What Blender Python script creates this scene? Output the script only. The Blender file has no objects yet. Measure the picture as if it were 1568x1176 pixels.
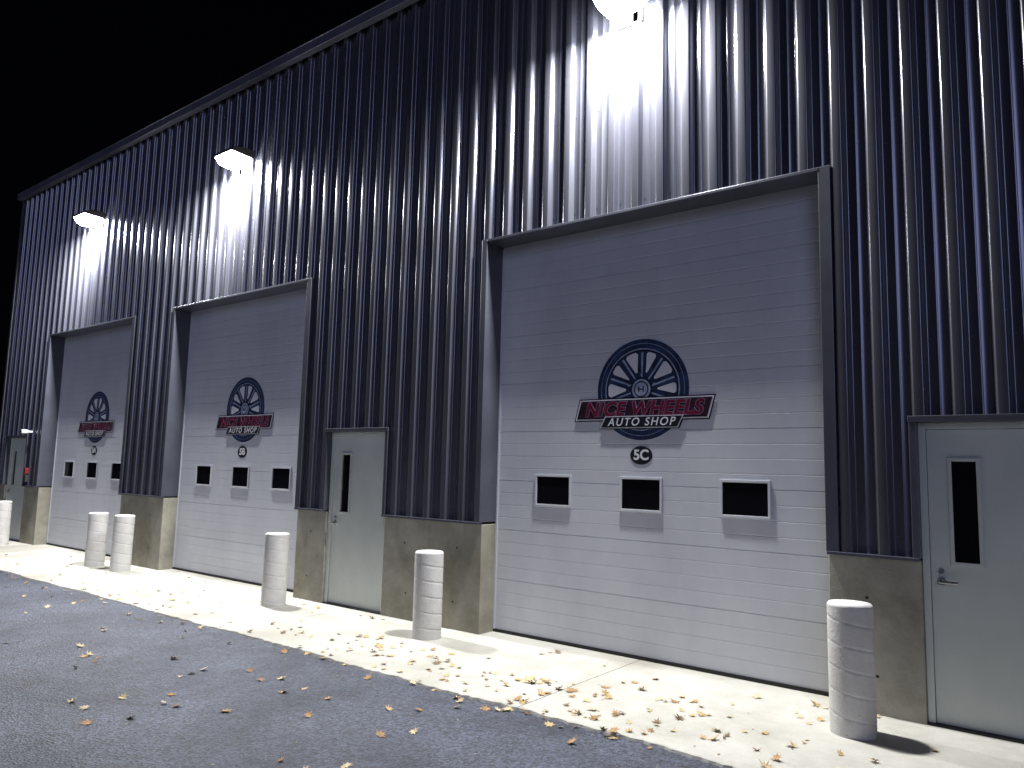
import bpy, bmesh, math, random
from mathutils import Vector, Matrix, Euler
random.seed(7)
scene=bpy.context.scene
COL=scene.collection

# ---------------- materials ----------------
def new_mat(name):
    m=bpy.data.materials.new(name); m.use_nodes=True
    nt=m.node_tree; b=nt.nodes['Principled BSDF']
    return m,nt,b
def mat(name,c1,c2=None,rough=.5,metal=0.,scale=4.,bump=0.,bscale=40.,spec=.5,detail=6,stretch=(1,1,1),rvar=0.):
    m,nt,b=new_mat(name)
    N=nt.nodes;L=nt.links
    tc=N.new('ShaderNodeTexCoord');mp=N.new('ShaderNodeMapping');mp.inputs['Scale'].default_value=stretch
    L.new(tc.outputs['Object'],mp.inputs[0])
    if c2 is None: c2=tuple(v*.8 for v in c1)
    n=N.new('ShaderNodeTexNoise');n.inputs['Scale'].default_value=scale;n.inputs['Detail'].default_value=detail
    n.inputs['Roughness'].default_value=.65
    L.new(mp.outputs[0],n.inputs['Vector'])
    r=N.new('ShaderNodeValToRGB');r.color_ramp.elements[0].position=.35;r.color_ramp.elements[1].position=.65
    r.color_ramp.elements[0].color=(*c2,1);r.color_ramp.elements[1].color=(*c1,1)
    L.new(n.outputs['Fac'],r.inputs[0]);L.new(r.outputs[0],b.inputs['Base Color'])
    b.inputs['Roughness'].default_value=rough;b.inputs['Metallic'].default_value=metal
    b.inputs['Specular IOR Level'].default_value=spec
    if rvar>0:
        mr=N.new('ShaderNodeMapRange');mr.inputs['To Min'].default_value=rough-rvar;mr.inputs['To Max'].default_value=rough+rvar
        L.new(n.outputs['Fac'],mr.inputs['Value']);L.new(mr.outputs[0],b.inputs['Roughness'])
    if bump>0:
        n2=N.new('ShaderNodeTexNoise');n2.inputs['Scale'].default_value=bscale;n2.inputs['Detail'].default_value=4
        L.new(mp.outputs[0],n2.inputs['Vector'])
        bp=N.new('ShaderNodeBump');bp.inputs['Strength'].default_value=bump;bp.inputs['Distance'].default_value=.01
        L.new(n2.outputs['Fac'],bp.inputs['Height']);L.new(bp.outputs[0],b.inputs['Normal'])
    return m
M_clad=mat('painted_steel',(.145,.147,.18),(.105,.107,.135),rough=.24,metal=.6,scale=1.5,bump=.12,bscale=3,spec=.9,stretch=(1,1,.25),rvar=.06)
M_trim=mat('trim_steel',(.09,.095,.12),(.07,.072,.095),rough=.32,metal=.3,scale=2)
M_eave=mat('eave_trim',(.15,.15,.19),(.11,.11,.15),rough=.4,metal=.2,scale=2)
M_door=mat('garage_door_paint',(.56,.57,.61),(.47,.48,.53),rough=.42,scale=1.0,bump=.25,bscale=260,stretch=(1,1,.5))
M_mdoor=mat('door_paint',(.54,.57,.53),(.47,.50,.47),rough=.4,scale=1.6,bump=.06,bscale=30)
M_glass=mat('dark_glass',(.006,.006,.008),rough=.08,scale=2)
M_black=mat('black_rubber',(.012,.012,.013),rough=.7,scale=8)
M_chrome=mat('brushed_steel',(.6,.6,.6),rough=.3,metal=1,scale=20)
M_navy=mat('decal_navy',(.035,.06,.14),(.006,.009,.03),rough=.4,scale=7)
M_dark=mat('decal_black',(.010,.011,.018),rough=.4,scale=7)
M_white=mat('decal_white',(.68,.68,.72),(.6,.6,.65),rough=.4,scale=7)
M_silver=mat('decal_silver',(.36,.42,.56),(.14,.18,.30),rough=.35,scale=9)
M_red=mat('decal_crimson',(.15,.006,.03),(.09,.004,.022),rough=.4,scale=7)
M_ban=mat('decal_plum',(.035,.010,.022),(.018,.006,.014),rough=.4,scale=7)
M_redbox=mat('red_paint',(.18,.015,.015),rough=.4,scale=7)
M_house=mat('fixture_bronze',(.05,.045,.04),rough=.45,metal=.3,scale=9)

def concrete_mat(name,base,dark,stain,scale=2.):
    m,nt,b=new_mat(name);N=nt.nodes;L=nt.links
    tc=N.new('ShaderNodeTexCoord')
    n1=N.new('ShaderNodeTexNoise');n1.inputs['Scale'].default_value=scale;n1.inputs['Detail'].default_value=10;n1.inputs['Roughness'].default_value=.7
    n2=N.new('ShaderNodeTexNoise');n2.inputs['Scale'].default_value=60;n2.inputs['Detail'].default_value=6
    n3=N.new('ShaderNodeTexNoise');n3.inputs['Scale'].default_value=.7;n3.inputs['Detail'].default_value=8
    v=N.new('ShaderNodeTexVoronoi');v.inputs['Scale'].default_value=22
    for n in (n1,n2,n3,v): L.new(tc.outputs['Object'],n.inputs['Vector'])
    r=N.new('ShaderNodeValToRGB');r.color_ramp.elements[0].position=.35;r.color_ramp.elements[1].position=.62
    r.color_ramp.elements[0].color=(*dark,1);r.color_ramp.elements[1].color=(*base,1)
    L.new(n1.outputs['Fac'],r.inputs[0])
    r3=N.new('ShaderNodeValToRGB');r3.color_ramp.elements[0].position=.5;r3.color_ramp.elements[1].position=.68
    r3.color_ramp.elements[0].color=(0,0,0,1);r3.color_ramp.elements[1].color=(.65,.65,.65,1)
    L.new(n3.outputs['Fac'],r3.inputs[0])
    mx=N.new('ShaderNodeMixRGB');mx.inputs[2].default_value=(*stain,1)
    L.new(r3.outputs[0],mx.inputs[0]);L.new(r.outputs[0],mx.inputs[1])
    rp=N.new('ShaderNodeValToRGB');rp.color_ramp.elements[0].position=.04;rp.color_ramp.elements[1].position=.10
    rp.color_ramp.elements[0].color=(.35,.33,.3,1);rp.color_ramp.elements[1].color=(1,1,1,1)
    L.new(v.outputs['Distance'],rp.inputs[0])
    m2=N.new('ShaderNodeMixRGB');m2.blend_type='MULTIPLY';m2.inputs[0].default_value=.8
    L.new(mx.outputs[0],m2.inputs[1]);L.new(rp.outputs[0],m2.inputs[2])
    L.new(m2.outputs[0],b.inputs['Base Color'])
    b.inputs['Roughness'].default_value=.85;b.inputs['Specular IOR Level'].default_value=.25
    bp=N.new('ShaderNodeBump');bp.inputs['Strength'].default_value=.5;bp.inputs['Distance'].default_value=.006
    L.new(n2.outputs['Fac'],bp.inputs['Height']);L.new(bp.outputs[0],b.inputs['Normal'])
    return m
M_conc=concrete_mat('wall_concrete',(.35,.335,.28),(.21,.20,.16),(.13,.12,.085))
M_slab=concrete_mat('slab_concrete',(.54,.525,.475),(.40,.385,.34),(.28,.26,.21),1.3)
M_boll=concrete_mat('bollard_concrete',(.60,.59,.57),(.50,.49,.47),(.40,.38,.35),4.)

def asphalt_mat():
    m,nt,b=new_mat('asphalt');N=nt.nodes;L=nt.links
    tc=N.new('ShaderNodeTexCoord')
    v=N.new('ShaderNodeTexVoronoi');v.inputs['Scale'].default_value=65
    n=N.new('ShaderNodeTexNoise');n.inputs['Scale'].default_value=1.0;n.inputs['Detail'].default_value=9;n.inputs['Roughness'].default_value=.72
    n2=N.new('ShaderNodeTexNoise');n2.inputs['Scale'].default_value=45;n2.inputs['Detail'].default_value=6;n2.inputs['Roughness'].default_value=.8
    for q in (v,n,n2): L.new(tc.outputs['Object'],q.inputs['Vector'])
    r=N.new('ShaderNodeValToRGB');r.color_ramp.elements[0].position=.34;r.color_ramp.elements[1].position=.66
    r.color_ramp.elements[0].color=(.016,.019,.031,1);r.color_ramp.elements[1].color=(.062,.070,.100,1)
    L.new(n.outputs['Fac'],r.inputs[0])
    r2=N.new('ShaderNodeValToRGB');r2.color_ramp.elements[0].position=.15;r2.color_ramp.elements[1].position=.95
    r2.color_ramp.elements[0].color=(.3,.3,.3,1);r2.color_ramp.elements[1].color=(2.6,2.6,2.6,1)
    L.new(v.outputs['Color'],r2.inputs[0])
    mx=N.new('ShaderNodeMixRGB');mx.blend_type='MULTIPLY';mx.inputs[0].default_value=.85
    L.new(r.outputs[0],mx.inputs[1]);L.new(r2.outputs[0],mx.inputs[2]);L.new(mx.outputs[0],b.inputs['Base Color'])
    b.inputs['Roughness'].default_value=.56;b.inputs['Specular IOR Level'].default_value=.5
    add=N.new('ShaderNodeMath');add.operation='ADD'
    L.new(v.outputs['Distance'],add.inputs[0]);L.new(n2.outputs['Fac'],add.inputs[1])
    bp=N.new('ShaderNodeBump');bp.inputs['Strength'].default_value=.9;bp.inputs['Distance'].default_value=.009
    L.new(add.outputs[0],bp.inputs['Height']);L.new(bp.outputs[0],b.inputs['Normal'])
    return m
M_asph=asphalt_mat()
M_ground=mat('soil',(.05,.05,.045),(.03,.032,.03),rough=.95,scale=.5)

# ---------------- helpers ----------------
def obj_from(name,verts,faces,mats,parent=None,loc=(0,0,0),midx=None,smooth=False):
    me=bpy.data.meshes.new(name);me.from_pydata(verts,[],faces);me.update()
    if not isinstance(mats,(list,tuple)): mats=[mats]
    for m in mats: me.materials.append(m)
    if midx: 
        for p,i in zip(me.polygons,midx): p.material_index=i
    if smooth:
        for p in me.polygons:p.use_smooth=True
    o=bpy.data.objects.new(name,me);COL.objects.link(o);o.location=loc
    if parent:o.parent=parent
    return o
def empty(name,loc=(0,0,0)):
    e=bpy.data.objects.new(name,None);e.location=loc;COL.objects.link(e);e.empty_display_size=.3;return e
def boxes(name,lst,m,parent=None,bevel=0.,loc=(0,0,0)):
    V=[];F=[]
    for (x0,x1,y0,y1,z0,z1) in lst:
        i=len(V)
        V+= [(x0,y0,z0),(x1,y0,z0),(x1,y1,z0),(x0,y1,z0),(x0,y0,z1),(x1,y0,z1),(x1,y1,z1),(x0,y1,z1)]
        F+= [(i,i+3,i+2,i+1),(i+4,i+5,i+6,i+7),(i,i+1,i+5,i+4),(i+1,i+2,i+6,i+5),(i+2,i+3,i+7,i+6),(i+3,i,i+4,i+7)]
    o=obj_from(name,V,F,m,parent,loc)
    if bevel>0:
        b=o.modifiers.new('b','BEVEL');b.width=bevel;b.segments=2
    return o
def prism(name,pts,y0,y1,m,parent=None,loc=(0,0,0)):
    n=len(pts)
    V=[(p[0],y0,p[1]) for p in pts]+[(p[0],y1,p[1]) for p in pts]
    F=[tuple(range(n)),tuple(reversed(range(n,2*n)))]
    F+=[(i,n+i,n+(i+1)%n,(i+1)%n) for i in range(n)]
    return obj_from(name,V,F,m,parent,loc)
def cyl_pts(r,n,rz=None,cx=0,cz=0):
    rz=rz or r
    return [(cx+r*math.cos(2*math.pi*i/n),cz+rz*math.sin(2*math.pi*i/n)) for i in range(n)]

# ---------------- dimensions (x = -s) ----------------
H_EAVE=7.62; H_OPEN=4.236; H_CONC=1.154; H_MD=2.17; W=.24; END=18.95
segs=[('pier',-6.0,-.04),('door',-.04,1.04),('pier',1.04,1.68),('bay',1.68,5.19),('pier',5.19,6.69),('door',6.69,7.77),
      ('pier',7.77,8.36),('bay',8.36,11.84),('pier',11.84,13.28),('bay',13.28,16.76),('pier',16.76,17.5),('door',17.5,18.56),('pier',18.56,END)]
bld=empty('auto_shop_building')
P=.262
OUT,INN=-.050,-.006
raw=[(0,OUT),(.075,OUT),(.100,INN),(.237,INN),(.262,OUT)]
def lin(t):
    t%=P
    for (a,ya),(b_,yb) in zip(raw,raw[1:]):
        if a<=t<=b_: return ya+(yb-ya)*(t-a)/(b_-a)
    return OUT
RB=.009
def clad_y(x):   # bends rolled to a small radius
    n=13;return sum(lin(x+RB*(2*k/(n-1)-1)) for k in range(n))/n
def bead(t):
    d=abs(t%P-.1685)
    return -.006*max(0,math.cos(min(d/.014,1)*math.pi/2)) if d<.014 else 0
offs=[]
for c,_ in raw[:-1]:
    offs+=[c+RB*k/3 for k in (-3,-2,-1,0,1,2,3)]
offs+=[.1685+d for d in (-.014,-.009,-.004,0,.004,.009,.014)]
offs=sorted(o%P for o in offs)
def clad(x0,x1,z0,z1,V,F):
    xs=[x0]
    k=math.floor(x0/P)
    while k*P<x1+P:
        for a in offs:
            x=k*P+a
            if x0+1e-4<x<x1-1e-4: xs.append(x)
        k+=1
    xs.append(x1);xs.sort()
    i=len(V)
    for x in xs:
        y=clad_y(x)+bead(x);V.append((x,y,z0));V.append((x,y,z1))
    for j in range(len(xs)-1):
        a=i+2*j;F.append((a,a+2,a+3,a+1))
V=[];F=[];core=[];conc=[];trim=[]
for kind,s0,s1 in segs:
    x0,x1=-s1,-s0
    if kind=='bay':
        clad(x0,x1,H_OPEN+.002,H_EAVE,V,F);core.append((x0,x1,.004,.30,H_OPEN+.0,H_EAVE-.03))
        trim.append((x0,x1,-.056,W,H_OPEN-.03,H_OPEN))
    elif kind=='door':
        clad(x0,x1,H_MD+.002,H_EAVE,V,F);core.append((x0,x1,.004,.30,H_MD,H_EAVE-.03))
        trim.append((x0-.05,x1+.05,-.060,.05,H_MD-.03,H_MD+.015))
    else:
        clad(x0,x1,H_CONC,H_EAVE,V,F);core.append((x0,x1,.004,.30,H_CONC,H_EAVE-.03))
        trim.append((x0+.003,x1-.003,-.066,-.0,H_CONC-.022,H_CONC+.004))
obj_from('wall_cladding',V,F,M_clad,bld,smooth=True)
for i,(kind,s0,s1) in enumerate(segs):
    x0,x1=-s1,-s0
    if kind=='bay':
        trim.append((x0-.07,x0+.004,-.054,W,H_CONC,H_OPEN+.0))
        trim.append((x1-.004,x1+.09,-.054,W,H_CONC,H_OPEN+.0))
    if kind=='door':
        trim.append((x0-.045,x0+.003,-.054,.05,H_CONC,H_MD-.03))
        trim.append((x1-.003,x1+.045,-.054,.05,H_CONC,H_MD-.03))
boxes('opening_trim',trim,M_trim,bld,bevel=.004)
boxes('wall_core',core,M_trim,bld)
for kind,s0,s1 in segs:
    if kind!='pier':continue
    x0,x1=-s1,-s0
    L_=[];n=max(1,round((x1-x0)/.75))
    w=(x1-x0)/n
    for k in range(n):
        g0=.002 if k>0 else 0; g1=.002 if k<n-1 else 0
        L_.append((x0+k*w+g0,x0+(k+1)*w-g1,-.004,.30,-.05,H_CONC-.022))
    o=boxes('concrete_pier',L_,M_conc,bld,bevel=.006)
    boxes('pier_fill',[(x0+.01,x1-.01,.0,.29,-.05,H_CONC-.03)],M_conc,bld)
    for k in range(n):
        for zz in (.3,.85):
            xx=x0+(k+.5)*w+random.uniform(-.06,.06)
            prism('tie_hole',cyl_pts(.012,12,cx=xx,cz=zz+random.uniform(-.03,.03)),-.0055,-.003,M_black,bld)
sc=[]
k=math.floor(-(END-.1)/P)
while k*P<5.5:
    xc=k*P+.125
    s=-xc
    for zz in (1.3,2.75,4.33,5.35,6.4,7.2):
        inside=True
        for kind,s0,s1 in segs:
            if s0-.12<s<s1+.12 and kind=='bay' and zz<H_OPEN: inside=False
            if s0-.06<s<s1+.06 and kind=='door' and zz<H_MD: inside=False
        if inside: sc.append((xc-.004,xc+.004,-.010,-.005,zz-.004,zz+.004))
    k+=1
boxes('cladding_screws',sc,M_trim,bld)
boxes('building_body',[(-END,6,.302,16,0,H_EAVE-.05)],M_clad,bld)
boxes('end_wall_trim',[(-END-.08,-END-.002,-.06,16,0,H_EAVE)],M_trim,bld)
boxes('end_wall_trim',[(6.002,6.06,-.06,16,0,H_EAVE)],M_trim,bld)
boxes('eave_gutter',[(-END-.12,6.1,-.15,-.05,H_EAVE-.10,H_EAVE+.02),(-END-.12,6.1,-.165,-.13,H_EAVE+.0205,H_EAVE+.034)],M_eave,bld,bevel=.008)
obj_from('roof',[(-END-.15,-.14,H_EAVE+.015),(6.1,-.14,H_EAVE+.015),(6.1,8,H_EAVE+.75),(-END-.15,8,H_EAVE+.75),(6.1,16.2,H_EAVE),(-END-.15,16.2,H_EAVE)],[(0,1,2,3),(3,2,4,5)],M_trim,bld)

# ---------------- garage doors ----------------
def garage_door(s0,s1):
    x0,x1=-s1,-s0;cx=(x0+x1)/2
    e=empty('overhead_garage_door');e.parent=bld
    SEC=.524
    zs=[(.03,W)]
    z=.03
    while z<H_OPEN-.06:
        for k in range(4):
            zz=z+SEC*(k+1)/4
            if zz>H_OPEN+.1:break
            if k<3: zs+=[(zz-.006,W),(zz-.002,W+.0030),(zz+.002,W+.0030),(zz+.006,W)]
            else: zs+=[(zz-.006,W),(zz-.0025,W+.006),(zz+.0025,W+.006),(zz+.006,W)]
        z+=SEC
    V=[];F=[]
    for i,(zz,y) in enumerate(zs):
        V+=[(x0-.02,y,zz),(x1+.02,y,zz)]
        if i: a=2*i;F.append((a-2,a-1,a+1,a))
    obj_from('door_panels',V,F,M_door,e)
    boxes('bottom_seal',[(x0,x1,W-.012,W+.04,0,.032)],M_black,e)
    boxes('side_seal',[(x0,x0+.022,W-.014,W-.001,.03,H_OPEN-.05),(x1-.022,x1,W-.014,W-.001,.03,H_OPEN-.05)],M_door,e)
    for dx in (-1.01,0,1.01):
        wx=cx+dx
        hw,hh,t=.225,.165,.024
        zc=1.515
        boxes('window_frame',[(wx-hw,wx+hw,W-.022,W-.001,zc+hh-t,zc+hh),(wx-hw,wx+hw,W-.022,W-.001,zc-hh,zc-hh+t),
             (wx-hw,wx-hw+t,W-.022,W-.001,zc-hh+t,zc+hh-t),(wx+hw-t,wx+hw,W-.022,W-.001,zc-hh+t,zc+hh-t)],M_door,e,bevel=.004)
        boxes('window_glass',[(wx-hw+t,wx+hw-t,W-.009,W-.001,zc-hh+t,zc+hh-t)],M_glass,e)
    return cx
def text_mesh(name,body,size,m,parent,loc,shear=0.,offset=0.,ext=.0008,sx=1.,spacing=1.):
    c=bpy.data.curves.new(name,'FONT');c.body=body;c.size=size;c.align_x='CENTER';c.align_y='CENTER'
    c.shear=shear;c.offset=offset;c.extrude=ext;c.space_character=spacing
    t=bpy.data.objects.new(name+'_c',c);COL.objects.link(t)
    bpy.context.view_layer.update()
    me=bpy.data.meshes.new_from_object(t.evaluated_get(bpy.context.evaluated_depsgraph_get()))
    bpy.data.objects.remove(t)
    me.materials.clear();me.materials.append(m)
    o=bpy.data.objects.new(name,me);COL.objects.link(o)
    o.rotation_euler=(math.radians(90),0,0);o.scale=(sx,1,1);o.location=loc;o.parent=parent
    return o
def logo(cx,num):
    e=empty('wheel_logo_sign',(cx,W,2.52))
    def ring(name,r0,r1,y,m,n=72):
        V=[];F=[]
        for i in range(n):
            a=2*math.pi*i/n
            V+=[(r0*math.cos(a),y,r0*math.sin(a)),(r1*math.cos(a),y,r1*math.sin(a))]
        for i in range(n):
            j=(i+1)%n;F.append((2*i,2*i+1,2*j+1,2*j))
        return obj_from(name,V,F,m,e)
    prism('tyre',cyl_pts(.49,96),-.003,0,M_navy,e)
    ring('tyre_line',.445,.450,-.0045,M_silver)
    ring('rim',.388,.400,-.0045,M_silver)
    ring('rim_dark',.375,.388,-.0045,M_dark)
    for i in range(10):
        a=math.pi/2+2*math.pi*i/10+math.pi/10
        big=(i%2==0)
        h0,h1=(.06,.20) if big else (.04,.15)
        r0,r1=(.17,.365)
        pts=[(r0*math.cos(a-h0),r0*math.sin(a-h0))]
        for t in range(7):
            b_=a-h1+2*h1*t/6;rr=r1-(.02 if t in(0,6) else 0)
            pts.append((rr*math.cos(b_),rr*math.sin(b_)))
        pts.append((r0*math.cos(a+h0),r0*math.sin(a+h0)))
        prism('spoke_gap',pts,-.006,-.0035,M_white,e)
        a2=a+math.pi/10
        w_=.012
        d=Vector((math.cos(a2),math.sin(a2)));nn=Vector((-d.y,d.x))
        q=[d*.12-nn*w_,d*.36-nn*w_*1.6,d*.36+nn*w_*.2,d*.12+nn*w_*.2]
        prism('spoke_highlight',[(v.x,v.y) for v in q],-.006,-.0035,M_silver,e)
    prism('hub_ring',cyl_pts(.115,40),-.009,-.006,M_dark,e)
    prism('hub_cap',cyl_pts(.100,40),-.011,-.009,M_silver,e)
    prism('hub_badge',cyl_pts(.078,32),-.0125,-.011,M_dark,e)
    prism('hub_face',cyl_pts(.066,32),-.0140,-.0125,M_silver,e)
    boxes('hub_mark',[(-.03,-.018,-.0155,-.0140,-.026,.026),(.018,.03,-.0155,-.0140,-.026,.026),(-.018,.018,-.0155,-.0140,-.006,.006)],M_dark,e)
    for i in range(5):
        a=math.pi/2+2*math.pi*i/5
        prism('lug_nut',cyl_pts(.013,12,cx=.145*math.cos(a),cz=.145*math.sin(a)),-.009,-.006,M_silver,e)
    def par(name,w,h,sk,cz,y,m,cx_=0):
        prism(name,[(cx_-w/2-sk,cz-h/2),(cx_+w/2-sk,cz-h/2),(cx_+w/2+sk,cz+h/2),(cx_-w/2+sk,cz+h/2)],y-.002,y,m,e)
    par('banner_edge',1.45,.225,.03,-.19,-.013,M_dark)
    par('banner_border',1.425,.203,.028,-.19,-.0155,M_white)
    par('banner',1.395,.180,.026,-.19,-.018,M_ban)
    text_mesh('banner_text_outline','NICE WHEELS',.19,M_silver,e,(0,-.0212,-.193),shear=.25,offset=.0105,sx=1.0,spacing=1.07)
    text_mesh('banner_text','NICE WHEELS',.19,M_red,e,(0,-.0232,-.193),shear=.25,offset=.0072,sx=1.0,spacing=1.07)
    par('lower_banner_edge',.86,.135,.03,-.315,-.015,M_dark)
    par('lower_banner_border',.835,.118,.028,-.315,-.0245,M_white)
    par('lower_banner',.815,.102,.026,-.315,-.027,M_dark)
    text_mesh('lower_banner_text','AUTO SHOP',.108,M_white,e,(0,-.0302,-.317),shear=.25,offset=.001,spacing=1.25)
    b=empty('bay_number_sign',(cx,W,1.885))
    prism('plate',cyl_pts(.118,40,rz=.088),-.005,0,M_dark,b)
    text_mesh('number',num,.135,M_white,b,(0,-.0065,0),offset=.004)
nums=iter(['5C','5B','5A'])
bays=[]
for kind,s0,s1 in segs:
    if kind=='bay':
        cx=garage_door(s0,s1);logo(cx,next(nums));bays.append(cx)
# ---------------- personnel doors ----------------
def mandoor(s0,s1):
    x0,x1=-s1,-s0
    e=empty('personnel_door');e.parent=bld
    f=.05;top=H_MD-.03
    boxes('door_frame',[(x0+.003,x0+f,.03,.16,0,top-.001),(x1-f,x1-.003,.03,.16,0,top-.001),(x0+f,x1-f,.03,.16,top-f,top-.001)],M_mdoor,e,bevel=.003)
    lx0,lx1=x0+f+.004,x1-f-.004
    wx0,wx1=lx0+.15,lx0+.31;z0,z1=1.14,1.86
    y=.05
    boxes('door_leaf',[(lx0,wx0,y,y+.045,.015,top-f-.004),(wx1,lx1,y,y+.045,.015,top-f-.004),(wx0,wx1,y,y+.045,.015,z0),(wx0,wx1,y,y+.045,z1,top-f-.004)],M_mdoor,e)
    boxes('backing',[(x0+.01,x1-.01,.10,.14,0,top-.01)],M_black,e)
    t=.022
    boxes('lite_frame',[(wx0-t,wx0+.004,y-.012,y-.001,z0-t,z1+t),(wx1-.004,wx1+t,y-.012,y-.001,z0-t,z1+t),(wx0+.004,wx1-.004,y-.012,y-.001,z1-.004,z1+t),(wx0+.004,wx1-.004,y-.012,y-.001,z0-t,z0+.004)],M_mdoor,e,bevel=.003)
    boxes('lite_glass',[(wx0,wx1,y+.012,y+.02,z0,z1)],M_glass,e)
    hx=lx0+.065
    prism('handle_rose',cyl_pts(.028,24,cx=hx,cz=1.0),y-.012,y,M_chrome,e)
    prism('handle_stem',cyl_pts(.010,16,cx=hx,cz=1.0),y-.055,y-.012,M_chrome,e)
    boxes('handle_lever',[(hx-.012,hx+.115,y-.066,y-.05,.99,1.01)],M_chrome,e,bevel=.005)
    prism('lock_cylinder',cyl_pts(.018,20,cx=hx,cz=1.07),y-.010,y,M_chrome,e)
    boxes('hinges',[(lx1-.012,lx1+.016,y-.016,y-.002,z,z+.1) for z in (.25,1.0,1.8)],M_chrome,e,bevel=.003)
    boxes('threshold',[(x0+.003,x1-.003,-.0,.2,0,.014)],M_black,e)
for kind,s0,s1 in segs:
    if kind=='door':mandoor(s0,s1)

# ---------------- wall lights ----------------
m,nt,b=new_mat('led_lens');b.inputs['Base Color'].default_value=(.9,.9,.9,1)
b.inputs['Emission Color'].default_value=(.95,.97,1,1);b.inputs['Emission Strength'].default_value=90
M_lens=m
for cx in bays:
    e=empty('wall_pack_light',(cx,0,6.28))
    V=[(-.24,-.045,.15),(.24,-.045,.15),(.24,-.28,.13),(-.24,-.28,.13),(-.24,-.42,.07),(.24,-.42,.07),(.24,-.42,.03),(-.24,-.42,.03),(-.24,-.045,.02),(.24,-.045,.02)]
    F=[(0,3,2,1),(3,4,5,2),(4,7,6,5),(7,8,9,6),(0,1,9,8),(0,8,7,4,3),(1,2,5,6,9)]
    o=obj_from('housing',V,F,M_house,e);bv=o.modifiers.new('b','BEVEL');bv.width=.01;bv.segments=2
    boxes('mount_plate',[(-.14,.14,-.05,-.0,-.16,.16)],M_house,e,bevel=.005)
    nx,ny=16,12;V=[];F=[]
    for j in range(ny+1):
        for i in range(nx+1):
            u=-1+2*i/nx;v=-1+2*j/ny
            V.append((u*.225,-.235+v*.170,.028-.15*((1-u**4)*(1-v**4))**.5))
    for j in range(ny):
        for i in range(nx):
            a=j*(nx+1)+i;F.append((a,a+nx+1,a+nx+2,a+1))
    obj_from('lens',V,F,M_lens,e,smooth=True)
    l=bpy.data.lights.new('led_array','AREA');l.shape='RECTANGLE';l.size=.36;l.size_y=.24;l.energy=640;l.color=(.98,.985,.98)
    lo=bpy.data.objects.new('led_array',l);COL.objects.link(lo);lo.parent=e;lo.location=(0,-.28,-.14);lo.rotation_euler=(math.radians(5),0,0)

# ---------------- bollards ----------------
def bollard(s,y,h=.86,ph=0.):
    r=.148;nseg=56;nz=130
    V=[];F=[]
    for j in range(nz+1):
        z=-.02+(h-.01+.02)*j/nz
        for i in range(nseg):
            a=2*math.pi*i/nseg
            t=((z+a/(2*math.pi)*.155+ph)/.155)%1
            rr=r-(.004 if t<.07 else 0)+.0015*math.sin(3*a+ph*9)
            if j==nz: rr=r-.003
            V.append((rr*math.cos(a),rr*math.sin(a),z))
    for j in range(nz):
        for i in range(nseg):
            k=(i+1)%nseg;F.append((j*nseg+i,j*nseg+k,(j+1)*nseg+k,(j+1)*nseg+i))
    b0=nz*nseg
    for rr,zz in ((r-.012,h),(r*.6,h+.004)):
        st=len(V)
        for i in range(nseg):
            a=2*math.pi*i/nseg;V.append((rr*math.cos(a),rr*math.sin(a),zz))
        for i in range(nseg):
            k=(i+1)%nseg;F.append((b0+i,b0+k,st+k,st+i))
        b0=st
    V.append((0,0,h+.007));c=len(V)-1
    for i in range(nseg):F.append((b0+i,b0+(i+1)%nseg,c))
    o=obj_from('concrete_bollard',V,F,M_boll,None,(-s,y,0),smooth=True)
    o.rotation_euler=(math.radians(random.uniform(-.5,.5)),math.radians(random.uniform(-.5,.5)),random.uniform(0,6))
for s,y in ((1.40,-.54),(5.49,-.47),(8.07,-.50),(12.16,-.45),(12.98,-.48),(17.1,-.48)):
    bollard(s,y,.86+random.uniform(-.01,.01),random.random())

e=empty('security_camera',(-17.25,-.05,2.25))
boxes('bracket',[(-.03,.03,-.10,.01,-.02,.02)],M_white,e,bevel=.004)
boxes('camera_body',[(-.04,.04,-.20,-.08,-.04,.04)],M_mdoor,e,bevel=.015)
prism('camera_lens',cyl_pts(.03,20),-.205,-.20,M_glass,e)
e=empty('fire_alarm_box',(-17.28,-.05,1.45))
boxes('alarm_box',[(-.045,.045,-.06,.01,-.06,.06)],M_redbox,e,bevel=.01)
boxes('alarm_base',[(-.045,.045,-.05,.01,-.22,-.08)],M_house,e,bevel=.01)

# ---------------- ground ----------------
def sheet(name,x0,x1,y0,y1,z,m):
    return obj_from(name,[(x0,y0,z),(x1,y0,z),(x1,y1,z),(x0,y1,z)],[(0,1,2,3)],m)
sheet('ground',-400,400,-400,400,-.05,M_ground)
sheet('asphalt_lot',-60,60,-60,60,-.02,M_asph)
def edge_y(x): return -1.66+.018*math.sin(x*1.7)+.012*math.sin(x*5.3+1)+random.uniform(-.014,.014)
joints=[6.2,3.2,.37,-3.43,-7.2,-10.1,-12.6,-15.0,-18.0,-22.0]
V=[];F=[]
for a,b_ in zip(joints,joints[1:]):
    xa,xb=b_+.003,a-.003
    n=max(4,int((xb-xa)/.05));i=len(V)
    for k in range(n+1):
        x=xa+(xb-xa)*k/n;y=edge_y(x)
        V+=[(x,y-.012,-.03),(x,y,-.004),(x,y+.012,0),(x,.5,0)]
    for k in range(n):
        q=i+4*k
        F+=[(q,q+4,q+5,q+1),(q+1,q+5,q+6,q+2),(q+2,q+6,q+7,q+3)]
obj_from('concrete_apron',V,F,M_slab)

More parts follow.
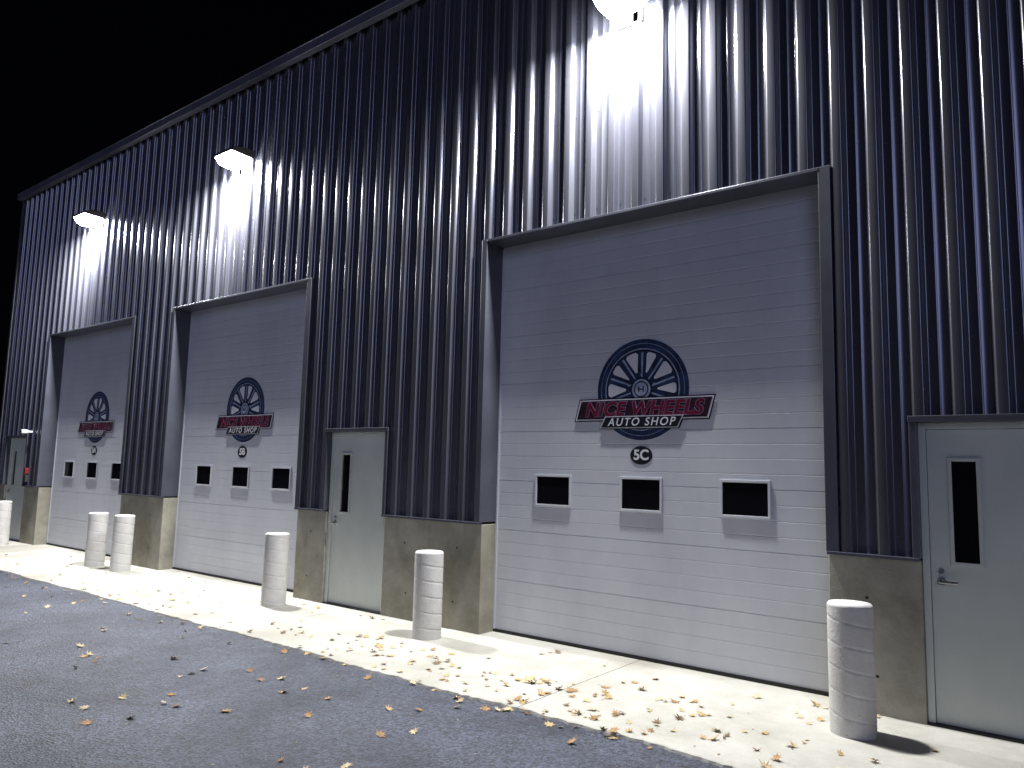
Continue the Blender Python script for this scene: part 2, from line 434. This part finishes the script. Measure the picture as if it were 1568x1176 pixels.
lm=[mat('leaf_a',(.58,.40,.18),(.42,.28,.11),rough=.7,scale=30),mat('leaf_b',(.45,.27,.11),(.30,.17,.07),rough=.7,scale=30),
    mat('leaf_c',(.66,.54,.33),(.50,.39,.21),rough=.7,scale=30),mat('leaf_d',(.24,.15,.08),(.14,.09,.05),rough=.7,scale=30)]
V=[];F=[];MI=[]
def leaf(x,y,z0,R):
    rot=random.uniform(0,6.28);curl=random.uniform(.0,.5);fold=random.uniform(-.5,.5)
    tilt=Euler((random.uniform(-.35,.35),random.uniform(-.35,.35),rot)).to_matrix()
    shape=[(0,1),(18,.5),(38,.92),(58,.42),(80,.85),(105,.38),(135,.62),(160,.25),(176,.3),(180,.9),(184,.3),(200,.25),(225,.62),(255,.38),(280,.85),(302,.42),(322,.92),(342,.5)]
    i=len(V);pts=[Vector((0,0,0))]
    sx=random.uniform(.6,1.05)
    for a,r in shape:
        a=math.radians(a);r*=R*random.uniform(.82,1.12)
        px,py=r*math.sin(a)*sx,r*math.cos(a)
        pts.append(Vector((px,py,curl*(r*r)/R*.9+fold*abs(px)*.6)))
    pts=[tilt@p for p in pts]
    mz=min(p.z for p in pts)
    for p in pts:V.append((x+p.x,y+p.y,z0+p.z-mz+.002))
    n=len(shape);mi=random.choices(range(4),(4,3,5,1.5))[0]
    for k in range(n):
        F.append((i,i+1+k,i+1+(k+1)%n));MI.append(mi)
def inb(x,y):
    for s,yy in ((1.40,-.54),(5.49,-.47),(8.07,-.50),(12.16,-.45),(12.98,-.48),(17.1,-.48)):
        if math.hypot(x+s,y-yy)<.2:return True
    return False
cl=[(random.choice([random.uniform(-5.5,1.2),random.uniform(-5.5,1.2),random.uniform(-18,-5)]),random.uniform(-1.7,-.5)) for _ in range(26)]
cnt=0
while cnt<430:
    u=random.random()
    if u<.5:
        c=random.choice(cl);x=random.gauss(c[0],.42);y=random.gauss(c[1],.16)
    elif u<.92:
        x=random.uniform(-6,1.5) if random.random()<.62 else random.uniform(-18.5,-6);y=-1.8+abs(random.gauss(0,.5))
    else:
        x=random.uniform(-16,2);y=random.uniform(-.3,-0.04)
    if y>-.04 or inb(x,y):continue
    leaf(x,y,0 if y>-1.66 else -.02,random.uniform(.028,.066));cnt+=1
for _ in range(170):
    x=random.uniform(-15,3);y=-1.7-abs(random.gauss(0,1.6))
    leaf(x,y,-.02,random.uniform(.035,.068))
# small crumbs and leaf fragments
for _ in range(500):
    x=random.uniform(-16,2);y=-1.66+random.gauss(0,.28) if random.random()<.5 else random.uniform(-4.5,-.1)
    if y>-.05 or inb(x,y):continue
    leaf(x,y,0 if y>-1.66 else -.02,random.uniform(.006,.016))
obj_from('fallen_leaves',V,F,lm,midx=MI)

# ---------------- sky and lights ----------------
w=bpy.data.worlds.new('World');scene.world=w;w.use_nodes=True
nt=w.node_tree;bg=nt.nodes['Background']
sk=nt.nodes.new('ShaderNodeTexSky');sk.sky_type='NISHITA';sk.sun_disc=False
sk.sun_elevation=math.radians(-4);sk.sun_rotation=math.radians(200)
tint=nt.nodes.new('ShaderNodeMixRGB');tint.blend_type='MULTIPLY';tint.inputs[0].default_value=1;tint.inputs[2].default_value=(.5,.5,1,1)
nt.links.new(sk.outputs[0],tint.inputs[1]);nt.links.new(tint.outputs[0],bg.inputs[0]);bg.inputs[1].default_value=.06
sl=bpy.data.lights.new('added_fill_sun','SUN');sl.energy=.42;sl.angle=math.radians(25);sl.color=(.54,.60,1)  # added bluish fill from the camera side, imitating flare that lifts the dark wall
so=bpy.data.objects.new('added_fill_sun',sl);COL.objects.link(so)
so.rotation_euler=Vector((-.45,.85,-.28)).to_track_quat('-Z','Y').to_euler()

# ---------------- camera ----------------
cam=bpy.data.cameras.new('camera');cam.sensor_width=36;cam.lens=1150/1568*36;cam.clip_end=1000;cam.clip_start=.05
co=bpy.data.objects.new('camera',cam);COL.objects.link(co)
R=Matrix.Rotation(math.radians(37.9),4,'Z')@Matrix.Rotation(math.radians(90+6.5),4,'X')@Matrix.Rotation(math.radians(1.41),4,'Z')
co.matrix_world=Matrix.Translation((0,-6.21,1.72))@R
scene.camera=co
scene.view_settings.view_transform='Standard';scene.view_settings.look='None';scene.view_settings.exposure=0
